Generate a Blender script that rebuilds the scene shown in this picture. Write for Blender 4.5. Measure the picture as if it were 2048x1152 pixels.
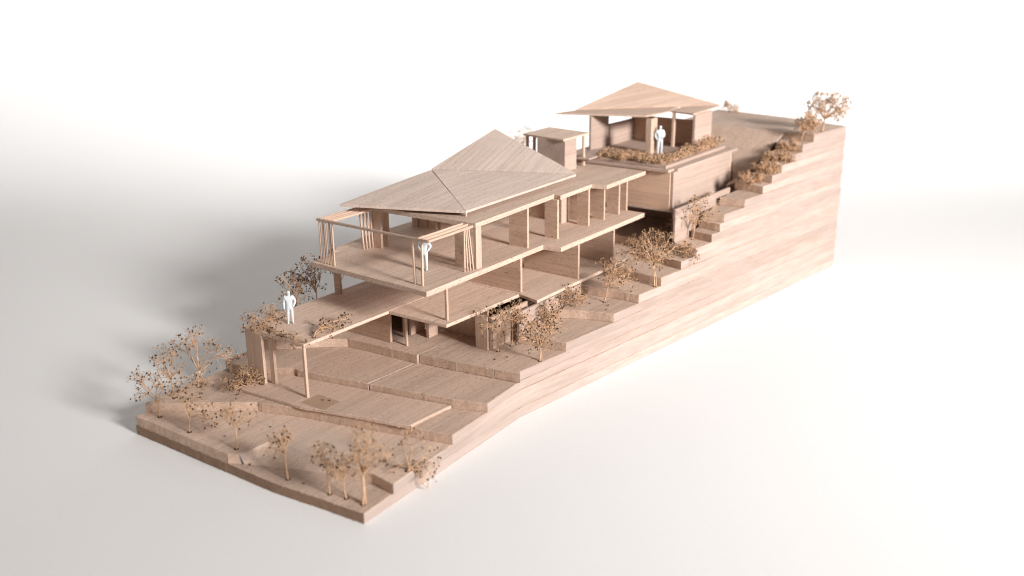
import bpy, bmesh, math, random
from mathutils import Vector, Matrix

# ------------------------------------------------------------------ units
T = 0.00476                       # one balsa sheet (3/16 inch) in metres; plan coordinates below are in sheets
ANG = math.radians(53.58)
FW = Vector((math.sin(ANG), math.cos(ANG), 0.0))       # horizontal view direction in the model's axes
RT = Vector((math.cos(ANG), -math.sin(ANG), 0.0))      # to the right of the picture
UPZ = Vector((0, 0, 1))
scene = bpy.context.scene
COL = scene.collection
for o in list(bpy.data.objects):
    bpy.data.objects.remove(o)

# ------------------------------------------------------------------ camera
CAM_T = Vector((-50.74, -52.86, 43.9))
PITCH, ROLL = math.radians(18.07), math.radians(-0.55)
fwd = FW * math.cos(PITCH) - UPZ * math.sin(PITCH)
up = FW * math.sin(PITCH) + UPZ * math.cos(PITCH)
right = RT.copy()
c_, s_ = math.cos(ROLL), math.sin(ROLL)
ir = right * c_ + up * s_
iu = up * c_ - right * s_
cam_d = bpy.data.cameras.new('camera')
cam = bpy.data.objects.new('camera', cam_d)
COL.objects.link(cam)
M3 = Matrix((ir, iu, -fwd)).transposed()
cam.matrix_world = Matrix.Translation(CAM_T * T) @ M3.to_4x4()
cam_d.sensor_width = 36.0
cam_d.lens = 1996.0 / 2048.0 * 36.0
cam_d.clip_start = 0.02
cam_d.clip_end = 60.0
cam_d.dof.use_dof = True
cam_d.dof.focus_distance = 105.0 * T
cam_d.dof.aperture_fstop = 7.6
cam_d.dof.aperture_blades = 0
scene.camera = cam

# ------------------------------------------------------------------ light
world = bpy.data.worlds.new('World')
scene.world = world
world.use_nodes = True
bg = world.node_tree.nodes['Background']
bg.inputs['Color'].default_value = (1.0, 0.92, 0.86, 1)
bg.inputs['Strength'].default_value = 0.27


def area_lamp(name, loc_t, target_t, size_t, watts, col, spread):
    d = bpy.data.lights.new(name, 'AREA')
    d.shape = 'DISK'
    d.size = size_t * T
    d.energy = watts
    d.color = col
    d.spread = math.radians(spread)
    o = bpy.data.objects.new(name, d)
    COL.objects.link(o)
    o.location = Vector(loc_t) * T
    dirv = (Vector(target_t) - Vector(loc_t)).normalized()
    o.rotation_euler = dirv.to_track_quat('-Z', 'Y').to_euler()
    return o


area_lamp('key_lamp', (-16, -328, 146), (86, 30, 4), 72, 6.5, (1.0, 0.97, 0.95), 58)
for r_ in (-150, 30, 210):            # three added lamps that whiten the backdrop, behind the model and above the frame
    p_ = CAM_T + FW * 245 + RT * r_
    q_ = CAM_T + FW * 400 + RT * (r_ * 1.1)
    area_lamp('backdrop_fill_light', (p_.x, p_.y, 185), (q_.x, q_.y, 60), 120, (2.9, 8.0, 11.0)[(r_ + 150) // 180], (1.0, 0.985, 0.97), 150)

vs = scene.view_settings
vs.view_transform = 'Standard'
vs.look = 'None'
vs.exposure = 0.0
vs.gamma = 1.0
vs.use_curve_mapping = False
scene.render.engine = 'CYCLES'
scene.cycles.max_bounces = 8
scene.cycles.diffuse_bounces = 5
scene.cycles.pixel_filter_type = 'BLACKMAN_HARRIS'
scene.cycles.filter_width = 1.05


# ------------------------------------------------------------------ materials
def new_mat(name):
    m = bpy.data.materials.new(name)
    m.use_nodes = True
    nt = m.node_tree
    b = nt.nodes['Principled BSDF']
    return m, nt, b


def N(nt, t, **kw):
    n = nt.nodes.new(t)
    for k, v in kw.items():
        setattr(n, k, v)
    return n


def mixc(nt, fac, a, b, blend='MIX'):
    n = N(nt, 'ShaderNodeMix', data_type='RGBA', blend_type=blend)
    L = nt.links
    for sock, v in ((n.inputs['Factor'], fac), (n.inputs['A'], a), (n.inputs['B'], b)):
        if hasattr(v, 'links'):
            L.new(v, sock)
        elif isinstance(v, (int, float)):
            sock.default_value = v
        else:
            sock.default_value = (*v, 1)
    return n.outputs['Result']


def ramp(nt, src, pts):
    r = N(nt, 'ShaderNodeValToRGB')
    e = r.color_ramp.elements
    e[0].position, e[0].color = pts[0][0], (*[pts[0][1]] * 3, 1)
    e[1].position, e[1].color = pts[-1][0], (*[pts[-1][1]] * 3, 1)
    for p, v in pts[1:-1]:
        x = e.new(p)
        x.color = (v, v, v, 1)
    nt.links.new(src, r.inputs[0])
    return r.outputs[0]


def balsa(name, axis='x', base=(0.56, 0.395, 0.30), speck=1.0, streak=1.0, stain=None, rot=0.0, tone=1.0, cut=None, end=(1.0, 0.96, 0.92), pitched=False):
    """sanded balsa: pores and streaks drawn out along the grain axis, end grain as dots across it"""
    m, nt, b = new_mat(name)
    L = nt.links
    tc = N(nt, 'ShaderNodeTexCoord')
    oi = N(nt, 'ShaderNodeObjectInfo')
    off = N(nt, 'ShaderNodeVectorMath', operation='SCALE')
    cmb = N(nt, 'ShaderNodeCombineXYZ')
    L.new(oi.outputs['Random'], cmb.inputs[0]); L.new(oi.outputs['Random'], cmb.inputs[1]); L.new(oi.outputs['Random'], cmb.inputs[2])
    L.new(cmb.outputs[0], off.inputs[0]); off.inputs['Scale'].default_value = 37.0
    mp = N(nt, 'ShaderNodeMapping')
    mp.inputs['Scale'].default_value = (1 / T, 1 / T, 1 / T)
    mp.inputs['Rotation'].default_value = (0, 0, rot)
    L.new(tc.outputs['Object'], mp.inputs['Vector'])
    add = N(nt, 'ShaderNodeVectorMath', operation='ADD')
    L.new(mp.outputs[0], add.inputs[0]); L.new(off.outputs[0], add.inputs[1])
    i = 'xyz'.index(axis)

    def noise(along, across, detail=3.0, rough=0.6):
        mm = N(nt, 'ShaderNodeMapping')
        sc = [across] * 3
        sc[i] = along
        if pitched:                       # a sloping sheet: the grain follows the slope
            sc[2] = along
        mm.inputs['Scale'].default_value = sc
        L.new(add.outputs[0], mm.inputs['Vector'])
        nz = N(nt, 'ShaderNodeTexNoise')
        nz.inputs['Scale'].default_value = 1.0
        nz.inputs['Detail'].default_value = detail
        nz.inputs['Roughness'].default_value = rough
        L.new(mm.outputs[0], nz.inputs['Vector'])
        return nz.outputs['Fac']

    broad = noise(0.006, 0.60, 3)          # wide bands of the board
    streaks = noise(0.09, 3.6, 3)         # grain lines
    pores = noise(2.0, 8.0, 2, 0.7)       # short dark pores
    blot = noise(0.22, 0.30, 2)           # handling marks
    fuzz = noise(7.0, 11.0, 2, 0.7)
    c = mixc(nt, ramp(nt, broad, [(0.32, 0.0), (0.70, 1.0)]), [v * 0.90 for v in base], [min(1, v * 1.09) for v in base])
    c = mixc(nt, ramp(nt, streaks, [(0.40, 0.34 * streak), (0.56, 0.0)]), c, [base[0] * 0.62, base[1] * 0.56, base[2] * 0.52])
    c = mixc(nt, ramp(nt, pores, [(0.30, 0.80 * speck), (0.43, 0.0)]), c, [base[0] * 0.42, base[1] * 0.36, base[2] * 0.32])
    c = mixc(nt, ramp(nt, blot, [(0.35, 0.20), (0.62, 0.0)]), c, [base[0] * 0.72, base[1] * 0.70, base[2] * 0.70])
    c = mixc(nt, ramp(nt, fuzz, [(0.56, 0.0), (0.75, 0.28 * speck)]), c, [min(1, v * 1.30) for v in base])
    if cut:                               # end grain drinks light: darker, browner
        gn0 = N(nt, 'ShaderNodeNewGeometry')
        vt0 = N(nt, 'ShaderNodeVectorTransform', vector_type='NORMAL', convert_from='WORLD', convert_to='OBJECT')
        L.new(gn0.outputs['True Normal'], vt0.inputs[0])
        sp0 = N(nt, 'ShaderNodeSeparateXYZ')
        L.new(vt0.outputs[0], sp0.inputs[0])
        ab0 = N(nt, 'ShaderNodeMath', operation='ABSOLUTE')
        L.new(sp0.outputs[0], ab0.inputs[0])
        ec = mixc(nt, 1.0, c, end, 'MULTIPLY')
        c = mixc(nt, ramp(nt, ab0.outputs[0], [(0.72, 0.0), (0.88, 1.0)]), c, ec)
    if cut:                               # long sides: highlight roll-off of the lit side put into the colour, fewer pores
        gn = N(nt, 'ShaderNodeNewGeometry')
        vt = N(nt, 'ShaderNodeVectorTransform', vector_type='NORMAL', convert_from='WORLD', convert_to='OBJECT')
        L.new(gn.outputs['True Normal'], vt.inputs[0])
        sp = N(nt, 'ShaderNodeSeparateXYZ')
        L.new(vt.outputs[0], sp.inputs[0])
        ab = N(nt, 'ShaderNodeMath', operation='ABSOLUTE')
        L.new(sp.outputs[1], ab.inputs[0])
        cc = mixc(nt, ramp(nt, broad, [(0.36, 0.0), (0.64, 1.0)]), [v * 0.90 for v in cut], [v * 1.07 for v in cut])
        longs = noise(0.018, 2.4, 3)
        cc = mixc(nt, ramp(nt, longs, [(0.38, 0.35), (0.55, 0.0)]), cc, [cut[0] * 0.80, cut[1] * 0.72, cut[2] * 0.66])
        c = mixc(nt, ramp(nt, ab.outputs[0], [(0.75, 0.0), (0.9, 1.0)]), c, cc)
    tn = N(nt, 'ShaderNodeMapRange')
    tn.inputs['To Min'].default_value = 0.91 * tone
    tn.inputs['To Max'].default_value = 1.06 * tone
    L.new(oi.outputs['Random'], tn.inputs['Value'])
    sc = N(nt, 'ShaderNodeVectorMath', operation='SCALE')
    L.new(c, sc.inputs[0]); L.new(tn.outputs[0], sc.inputs['Scale'])
    c = sc.outputs[0]
    if stain:
        for (x0, x1, y0, y1, colr, amt) in stain:
            sep = N(nt, 'ShaderNodeSeparateXYZ')
            wob = N(nt, 'ShaderNodeTexNoise')
            wob.inputs['Scale'].default_value = 2.5
            L.new(mp.outputs[0], wob.inputs['Vector'])
            wv = N(nt, 'ShaderNodeVectorMath', operation='MULTIPLY_ADD')
            L.new(wob.outputs['Color'], wv.inputs[0]); wv.inputs[1].default_value = (0.35,) * 3
            L.new(mp.outputs[0], wv.inputs[2])
            L.new(wv.outputs[0], sep.inputs[0])
            f = None
            for src, lo, hi in ((sep.outputs[0], x0, x1), (sep.outputs[1], y0, y1)):
                for a, bb in ((lo, lo + 0.12), (hi, hi - 0.12)):
                    r = N(nt, 'ShaderNodeMapRange')
                    r.inputs['From Min'].default_value = a
                    r.inputs['From Max'].default_value = bb
                    L.new(src, r.inputs['Value'])
                    if f is None:
                        f = r.outputs[0]
                    else:
                        mu = N(nt, 'ShaderNodeMath', operation='MULTIPLY')
                        L.new(f, mu.inputs[0]); L.new(r.outputs[0], mu.inputs[1])
                        f = mu.outputs[0]
            mu = N(nt, 'ShaderNodeMath', operation='MULTIPLY')
            L.new(f, mu.inputs[0]); mu.inputs[1].default_value = amt
            c = mixc(nt, mu.outputs[0], c, colr)
    L.new(c, b.inputs['Base Color'])
    b.inputs['Roughness'].default_value = 0.78
    b.inputs['Specular IOR Level'].default_value = 0.22
    bp = N(nt, 'ShaderNodeBump')
    bp.inputs['Strength'].default_value = 0.35
    bp.inputs['Distance'].default_value = 0.05 * T
    sm = N(nt, 'ShaderNodeMath', operation='ADD')
    L.new(pores, sm.inputs[0]); L.new(streaks, sm.inputs[1])
    sm2 = N(nt, 'ShaderNodeMath', operation='ADD')
    L.new(sm.outputs[0], sm2.inputs[0]); L.new(fuzz, sm2.inputs[1])
    L.new(sm.outputs[0], bp.inputs['Height'])
    L.new(bp.outputs[0], b.inputs['Normal'])
    return m


def plain(name, col, rough=0.6, var=0.25, scale=2.0, sss=0.0):
    m, nt, b = new_mat(name)
    L = nt.links
    tc = N(nt, 'ShaderNodeTexCoord')
    mp = N(nt, 'ShaderNodeMapping')
    mp.inputs['Scale'].default_value = (scale / T,) * 3
    L.new(tc.outputs['Object'], mp.inputs['Vector'])
    nz = N(nt, 'ShaderNodeTexNoise')
    nz.inputs['Scale'].default_value = 1.0
    nz.inputs['Detail'].default_value = 3
    L.new(mp.outputs[0], nz.inputs['Vector'])
    c = mixc(nt, ramp(nt, nz.outputs['Fac'], [(0.35, 0.0), (0.65, 1.0)]), [v * (1 - var) for v in col], [min(1, v * (1 + var)) for v in col])
    L.new(c, b.inputs['Base Color'])
    b.inputs['Roughness'].default_value = rough
    b.inputs['Specular IOR Level'].default_value = 0.25
    if sss:
        b.inputs['Subsurface Weight'].default_value = sss
        b.inputs['Subsurface Radius'].default_value = (0.4 * T, 0.4 * T, 0.4 * T)
    return m


WX = balsa('balsa_grain_along', 'x', base=(0.60, 0.435, 0.335))
WY = balsa('balsa_grain_across', 'y', base=(0.60, 0.43, 0.325))
WZ = balsa('balsa_grain_upright', 'z', base=(0.59, 0.435, 0.34), speck=0.6)
WSLAB = balsa('balsa_floor_sheet', 'x', base=(0.66, 0.50, 0.40), speck=1.1)
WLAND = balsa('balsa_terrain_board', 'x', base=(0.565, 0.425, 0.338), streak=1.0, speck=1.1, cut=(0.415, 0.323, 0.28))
WLOW = balsa('balsa_lower_board', 'x', base=(0.55, 0.41, 0.325), speck=1.1, cut=(0.425, 0.335, 0.292))  # lower boards: side tint lightened, bounce light from the paper in the colour
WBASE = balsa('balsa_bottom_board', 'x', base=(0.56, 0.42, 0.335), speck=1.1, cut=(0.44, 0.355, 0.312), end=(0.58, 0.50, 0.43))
WPLATE = balsa('balsa_plate_glue_mark', 'x', base=(0.62, 0.46, 0.365),
               stain=[(8.7, 11.2, 13.7, 16.9, (0.36, 0.235, 0.15), 0.75)])
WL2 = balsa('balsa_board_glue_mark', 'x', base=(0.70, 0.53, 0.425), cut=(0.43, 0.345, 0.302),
            stain=[(4.4, 6.2, 9.7, 11.0, (0.33, 0.24, 0.175), 0.7), (3.0, 7.5, 8.0, 13.6, (0.52, 0.43, 0.37), 0.35)])
WROOF = balsa('balsa_roof_sheet', 'x', base=(0.64, 0.52, 0.45), speck=0.9, rot=math.radians(-4), pitched=True)
WROOFB = balsa('balsa_roof_sheet_diagonal', 'x', base=(0.58, 0.475, 0.41), speck=0.6, streak=1.2, rot=math.radians(-8), pitched=True)
WROOFC = balsa('balsa_roof_sheet_rear', 'x', base=(0.61, 0.45, 0.355), speck=0.5, streak=1.2, rot=math.radians(30), pitched=True)
WBOX = balsa('balsa_smooth_sheet', 'x', base=(0.47, 0.355, 0.295), speck=0.4, streak=0.8)  # same sheet toned down for the brightly lit sides
WBOXY = balsa('balsa_smooth_sheet_across', 'y', base=(0.66, 0.46, 0.34), speck=0.4, streak=0.8)  # same sheet lifted for the fronts: bounce from the roof slab in the colour
WSTICK = balsa('balsa_stick', 'z', base=(0.62, 0.45, 0.345), speck=0.5, streak=0.7)
WSTICKX = balsa('balsa_stick_along', 'x', base=(0.60, 0.43, 0.33), speck=0.6, streak=0.9)
WSTICKY = balsa('balsa_stick_across', 'y', base=(0.52, 0.385, 0.30), speck=1.0, streak=0.9)
STEM = plain('dried_stem', (0.55, 0.35, 0.215), 0.7, 0.2, 1.5)
HUSK = plain('dried_husk', (0.56, 0.345, 0.205), 0.8, 0.3, 2.5)
SEED = plain('dark_seed', (0.055, 0.034, 0.022), 0.75, 0.5, 2.5)
WHITE = plain('white_plastic', (0.60, 0.645, 0.665), 0.5, 0.015, 3.0, 0.2)
HOLE = plain('drilled_hole', (0.06, 0.035, 0.02), 0.9, 0.3, 4)


def paper():
    m, nt, b = new_mat('white_paper')
    L = nt.links
    tc = N(nt, 'ShaderNodeTexCoord')
    mp = N(nt, 'ShaderNodeMapping')
    mp.inputs['Scale'].default_value = (1 / T,) * 3
    L.new(tc.outputs['Object'], mp.inputs['Vector'])
    nz = N(nt, 'ShaderNodeTexNoise')
    nz.inputs['Scale'].default_value = 2.2
    nz.inputs['Detail'].default_value = 6
    nz.inputs['Roughness'].default_value = 0.75
    L.new(mp.outputs[0], nz.inputs['Vector'])
    c = mixc(nt, nz.outputs['Fac'], (0.80, 0.80, 0.80), (0.87, 0.87, 0.87))
    L.new(c, b.inputs['Base Color'])
    b.inputs['Roughness'].default_value = 0.7
    b.inputs['Specular IOR Level'].default_value = 0.15
    bp = N(nt, 'ShaderNodeBump')
    bp.inputs['Strength'].default_value = 0.22
    bp.inputs['Distance'].default_value = 0.05 * T
    L.new(nz.outputs['Fac'], bp.inputs['Height'])
    L.new(bp.outputs[0], b.inputs['Normal'])
    return m


# ------------------------------------------------------------------ helpers
def link(name, me, mat, parent=None):
    o = bpy.data.objects.new(name, me)
    COL.objects.link(o)
    if mat is not None and not me.materials:
        me.materials.append(mat)
    if parent is not None:
        o.parent = parent
    return o


def tag(o, label=None, cat=None, group=None, kind=None):
    if label: o['label'] = label
    if cat: o['category'] = cat
    if group: o['group'] = group
    if kind: o['kind'] = kind
    return o


def thing(name, label, cat, group=None, at=(0, 0, 0)):
    o = bpy.data.objects.new(name, None)
    o.empty_display_size = 0.01
    COL.objects.link(o)
    o.location = Vector(at) * T
    return tag(o, label, cat, group)


def resample(poly, step):
    out = []
    n = len(poly)
    for k in range(n):
        a, b = Vector(poly[k]), Vector(poly[(k + 1) % n])
        d = (b - a).length
        q = max(1, int(round(d / step)))
        if q > 90: q = 90
        for j in range(q):
            out.append(a.lerp(b, j / q))
    return out


def area2(p):
    return sum(p[i][0] * p[(i + 1) % len(p)][1] - p[(i + 1) % len(p)][0] * p[i][1] for i in range(len(p)))


def board(name, poly, z0, z1, mat, parent, jit=0.012, step=1.5, cham=0.03, seed=0, tilt=None, org=(0, 0, 0)):
    """a sheet cut to a plan outline: slightly uneven cut edges and a worn arris"""
    rnd = random.Random(hash((name, round(z0, 2), seed, len(poly))) & 0xffff)
    poly = [tuple(p) for p in poly]
    if area2(poly) < 0:
        poly = poly[::-1]
    pts = resample([Vector(p) for p in poly], step)
    n = len(pts)
    nor = []
    for k in range(n):
        a = (pts[k] - pts[k - 1]); b = (pts[(k + 1) % n] - pts[k])
        a = a.normalized() if a.length > 1e-9 else Vector((1, 0)); b = b.normalized() if b.length > 1e-9 else a
        na, nb = Vector((a.y, -a.x)), Vector((b.y, -b.x))
        v = na + nb
        v = v.normalized() if v.length > 1e-6 else na
        cosn = max(0.4, v.dot(na))
        nor.append(v / cosn)
    rings = []
    ch = min(cham, (z1 - z0) * 0.3)
    o3 = Vector(org)
    wv, acc = [], 0.0
    for k in range(n):
        acc = acc * 0.7 + rnd.uniform(-jit, jit) * 0.45
        wv.append(acc)
    und = 0.03 if cham > 0.04 or jit > 0.025 else 0.0
    for z, ins, jj in ((z0, und, 0.15), (z0 + 0.05, 0.0, 0.3), (z1 - ch, 0.0, 0.15), (z1, ch, 0.9)) if und else ((z0, 0.0, 0.15), (z1 - ch, 0.0, 0.15), (z1, ch, 0.9)):
        r = []
        for k in range(n):
            w = wv[k] + rnd.uniform(-jit, jit) * jj
            p = pts[k] - nor[k] * (ins + w)
            zz = z + (rnd.uniform(-jit, 0) * 0.5 if jj > 0.5 else 0)
            r.append((Vector((p.x, p.y, zz)) - o3) * T)
        rings.append(r)
    verts = [v for r in rings for v in r]
    nr = len(rings)
    faces = [tuple(reversed(range(n))), tuple(range((nr - 1) * n, nr * n))]
    for q in range(nr - 1):
        for k in range(n):
            k2 = (k + 1) % n
            faces.append((q * n + k, q * n + k2, (q + 1) * n + k2, (q + 1) * n + k))
    me = bpy.data.meshes.new(name)
    me.from_pydata([tuple(v) for v in verts], [], faces)
    me.update()
    return link(name, me, mat, parent)


def rect(x0, x1, y0, y1):
    return [(x0, y0), (x1, y0), (x1, y1), (x0, y1)]


def wall_x(name, x, y0, y1, z0, z1, parent, th=0.32, mat=None, org=(0, 0, 0), **kw):
    """upright sheet standing across the model (its faces look along the model)"""
    return board(name, rect(x - th / 2, x + th / 2, y0, y1), z0, z1, mat or WY, parent, jit=0.008, step=2.0, cham=0.02, org=org, **kw)


def wall_y(name, y, x0, x1, z0, z1, parent, th=0.32, mat=None, org=(0, 0, 0), **kw):
    return board(name, rect(x0, x1, y - th / 2, y + th / 2), z0, z1, mat or WX, parent, jit=0.008, step=2.0, cham=0.02, org=org, **kw)


def stick(name, a, b, w, mat, parent, h=None, org=(0, 0, 0)):
    """square stick between two points, slightly uneven"""
    a, b = Vector(a), Vector(b)
    d = (b - a).normalized()
    ref = UPZ if abs(d.z) < 0.8 else Vector((0, 1, 0))
    s = d.cross(ref).normalized()
    u = s.cross(d).normalized()
    h = h or w
    rnd = random.Random(hash((round(a.x, 2), round(a.y, 2), round(b.z, 2))) & 0xffff)
    verts, faces = [], []
    nseg = 4
    cw = 0.22
    prof = [(-1 + cw, -1), (1 - cw, -1), (1, -1 + cw), (1, 1 - cw), (1 - cw, 1), (-1 + cw, 1), (-1, 1 - cw), (-1, -1 + cw)]
    for q in range(nseg + 1):
        c = a.lerp(b, q / nseg) + s * rnd.uniform(-.008, .008) + u * rnd.uniform(-.008, .008)
        for px, py in prof:
            k = rnd.uniform(0.97, 1.03)
            verts.append(tuple((c + s * px * w / 2 * k + u * py * h / 2 * k - Vector(org)) * T))
    m = len(prof)
    for q in range(nseg):
        for k in range(m):
            faces.append((q * m + k, q * m + (k + 1) % m, (q + 1) * m + (k + 1) % m, (q + 1) * m + k))
    faces.append(tuple(reversed(range(m))))
    faces.append(tuple(range(nseg * m, nseg * m + m)))
    me = bpy.data.meshes.new(name)
    me.from_pydata(verts, [], faces)
    bm = bmesh.new(); bm.from_mesh(me); bmesh.ops.recalc_face_normals(bm, faces=bm.faces); bm.to_mesh(me); bm.free()
    return link(name, me, mat, parent)


def plate3(name, pts, th, mat, parent, org=(0, 0, 0)):
    """a flat sheet through 3-D corner points, given a thickness downwards"""
    P = [Vector(p) for p in pts]
    nrm = Vector((0, 0, 0))
    for k in range(len(P)):
        nrm += P[k].cross(P[(k + 1) % len(P)])
    if nrm.z < 0:
        P = P[::-1]; nrm = -nrm
    nrm.normalize()
    n = len(P)
    o3 = Vector(org)
    verts = [tuple((p - o3) * T) for p in P] + [tuple((p - nrm * th - o3) * T) for p in P]
    faces = [tuple(range(n)), tuple(reversed(range(n, 2 * n)))]
    for k in range(n):
        k2 = (k + 1) % n
        faces.append((k2, k, n + k, n + k2))
    me = bpy.data.meshes.new(name)
    me.from_pydata(verts, [], faces)
    bm = bmesh.new(); bm.from_mesh(me)
    bmesh.ops.recalc_face_normals(bm, faces=bm.faces)
    bmesh.ops.bevel(bm, geom=list(bm.edges), offset=0.02 * T, segments=1, affect='EDGES')
    bm.to_mesh(me); bm.free()
    return link(name, me, mat, parent)


# ------------------------------------------------------------------ the paper sweep the model stands on
def build_sweep():
    verts, faces = [], []
    prof = []
    y = -260.0
    while y < 200:
        prof.append((y, 0.0)); y += 45
    r = 230.0
    for k in range(0, 25):
        a = math.radians(90 * k / 24)
        prof.append((200 + r * math.sin(a), r - r * math.cos(a)))
    prof.append((430, 520))
    xs = [-420 + 60 * k for k in range(15)]
    for fy, fz in prof:
        for x in xs:
            p = Vector((CAM_T.x, CAM_T.y, 0)) + FW * fy + RT * x
            verts.append(((p.x) * T, (p.y) * T, (fz - 0.02) * T))
    w = len(xs)
    for i in range(len(prof) - 1):
        for j in range(w - 1):
            faces.append((i * w + j, i * w + j + 1, (i + 1) * w + j + 1, (i + 1) * w + j))
    me = bpy.data.meshes.new('paper_backdrop')
    me.from_pydata(verts, [], faces)
    for p in me.polygons: p.use_smooth = True
    o = link('paper_backdrop', me, paper())
    tag(o, 'white paper sheet under the model, curving up behind it', kind='structure')


build_sweep()

# ------------------------------------------------------------------ terraced terrain
terrain = thing('terraced_base', 'stepped terrain of stacked balsa boards carrying the model houses', 'model base')
rt = random.Random(5)


def right_edge(x, k):
    """y of the cut right side at length x, for board k"""
    o = (rt.uniform(-0.06, 0.06))
    if x < 23.8:
        return -0.05 + 1.3 * x / 23.8 + o
    return 1.3 - 7.6 * (x - 23.8) / (94.3 - 23.8) + o


def back_edge(k):
    d = rt.uniform(-0.35, 0.15) + 0.12 * (k - 10) / 10
    d = d - 0.055 * (21 - k) * 0
    return [(94.1 + d, -6.35), (97.2 + d, 2.3), (99.6 + d, 12.6), (103 + d, 30.2)]


LAND = dict(jit=0.04, step=0.4, cham=0.045)
SEAM = dict(jit=0.03, step=0.4, cham=0.015)
# board 1 and 2: whole site
def full(front, k, leftx):
    poly = list(front)
    xr = front[-1][0]
    if xr < 23:
        poly.append((23.8, right_edge(23.8, k)))
    poly += back_edge(k)
    poly.append((leftx, 30.3 + rt.uniform(-.1, .1)))
    return poly


board('terrain_board', full([(-0.95, 30.0), (-0.85, 10.2), (0.0, -0.08)], 1, 12), 0.0, 1.0, WBASE, terrain, **LAND)
rampT = [(-0.35, 15.0), (1.4, 14.95), (2.85, 14.8), (3.1, 13.4), (3.3, 10.5), (3.6, 7.5), (3.9, 4.8), (4.05, 2.7)]
rampB = [(-0.15, 14.7), (0.4, 13.6), (1.1, 12.0), (1.75, 10.6), (2.4, 9.0), (3.1, 6.6), (3.6, 4.7), (3.95, 2.75)]
board('terrain_board', full([(-0.92, 29.9), (-0.86, 16.0), (-0.35, 15.05)] + rampT[1:] + [(3.68, -0.02)], 2, 12), 1.0, 2.0, WL2, terrain, **LAND)
# carved slope between board 1 and 2
rv, rf = [], []
nS = 8
for i in range(len(rampT)):
    a, b = Vector(rampB[i]), Vector(rampT[i])
    for j in range(nS + 1):
        f = j / nS
        p = a.lerp(b, f)
        z = 1.0 + (0.985 * (f ** 1.35 if 0 < i < 4 else f))
        rv.append((p.x * T, p.y * T, (z + 0.006) * T))
for i in range(len(rampT) - 1):
    for j in range(nS):
        q = i * (nS + 1) + j
        rf.append((q, q + 1, q + nS + 2, q + nS + 1))
me = bpy.data.meshes.new('carved_slope'); me.from_pydata(rv, [], rf)
for p in me.polygons: p.use_smooth = True
bm = bmesh.new(); bm.from_mesh(me); bmesh.ops.recalc_face_normals(bm, faces=bm.faces); bm.to_mesh(me); bm.free()
link('carved_slope', me, WL2, terrain)

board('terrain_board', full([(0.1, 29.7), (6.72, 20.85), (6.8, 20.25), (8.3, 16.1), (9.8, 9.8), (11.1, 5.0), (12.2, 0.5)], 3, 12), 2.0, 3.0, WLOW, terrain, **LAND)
L4F = [(9.9, 28.9), (11.95, 24.6), (13.1, 22.35), (12.98, 21.85), (13.8, 17.6), (14.66, 13.45)]
L4G = [(14.72, 13.3), (15.7, 8.6), (16.7, 4.1), (17.8, 0.75)]
board('terrain_plate', [(7.35, 24.4), (7.95, 16.1), (9.62, 9.8), (10.8, 4.55), (13.3, 4.45), (16.55, 4.2), (15.55, 8.6), (14.55, 13.4), (12.85, 21.9), (12.95, 22.3), (11.85, 24.6), (10.4, 25.2)],
      3.004, 3.34, WPLATE, terrain, jit=0.03, step=0.6, cham=0.04)
# board 4: two pieces side by side
board('terrain_board', L4F + [(30, 12.6), (60, 12.6), (60, 30.2), (10.6, 30.4)], 3.0, 4.0, WLAND, terrain, **LAND)
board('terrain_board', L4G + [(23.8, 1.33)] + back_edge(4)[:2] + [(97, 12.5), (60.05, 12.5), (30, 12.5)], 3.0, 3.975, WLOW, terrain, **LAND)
# board 5: four pieces side by side
board('terrain_board', [(15.6, 28.0), (16.3, 27.2), (18.8, 24.6), (20.65, 22.25), (21.1, 17.0), (21.36, 12.78), (57, 11.0), (57, 30.2), (15.0, 30.3)], 4.0, 4.985, WLAND, terrain, **SEAM)
board('terrain_board', [(21.66, 12.66), (22.22, 8.13), (57, 7.14), (57, 10.94)], 4.0, 4.995, WLAND, terrain, **SEAM)
board('terrain_board', [(22.3, 8.07), (22.95, 3.89), (57, 0.34), (57, 7.08)], 4.0, 5.005, WLAND, terrain, **SEAM)
board('terrain_board', [(22.99, 3.8), (23.4, 0.95), (23.9, 1.3)] + back_edge(5)[:1] + [(97, 2), (57.1, 0.27)], 4.0, 5.015, WLAND, terrain, **SEAM)


def strip(k, front, yin, xin, zlift=0.0, deep=True):
    """board k along the right side of the houses, up to yin, full width behind xin"""
    z0, z1 = k - 1.0, float(k) + zlift
    fr = list(front)                       # from the right edge inwards
    xr = fr[0][0]
    poly = [(xr, right_edge(xr, k))] + fr[1:]
    poly += [(xin, yin)]
    be = back_edge(k)
    if k >= 11:
        poly += [(xin, 16.4), (100.0, 16.6)] + list(reversed(be[:3]))
    else:
        poly += [(xin, 29.9)] + list(reversed(be))
    return board('terrain_board', poly, z0, z1, WLAND, terrain, **LAND)


strip(6, [(31.0, 0.1), (30.6, 3.0), (30.1, 5.9)], 5.95, 57.3)
strip(7, [(39.2, -0.5), (38.4, 2.6), (37.0, 5.45), (42.7, 5.5), (42.75, 14.0)], 14.0, 57.6)
strip(8, [(43.9, -1.0), (43.8, 2.3), (43.3, 5.5), (43.5, 14.0)], 14.0, 57.9)
strip(9, [(48.2, -1.4), (48.5, 3.0), (48.8, 5.55)], 5.6, 53.0)
strip(10, [(52.4, -2.0), (53.3, 2.0), (54.5, 4.4), (58.5, 4.5)], 6.0, 58.5)
for k, fr, yin in ((11, [(55.4, -2.3), (55.9, 1.6)], 1.6), (12, [(58.8, -2.9), (59.4, 0.5)], 0.5), (13, [(60.6, -3.0), (60.9, 0.3)], 0.35),
                   (14, [(61.6, -2.9), (61.2, 0.0)], 0.1), (15, [(66.3, -3.4), (65.9, -0.1)], 0.05)):
    strip(k, fr, yin, 79.2)
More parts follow.
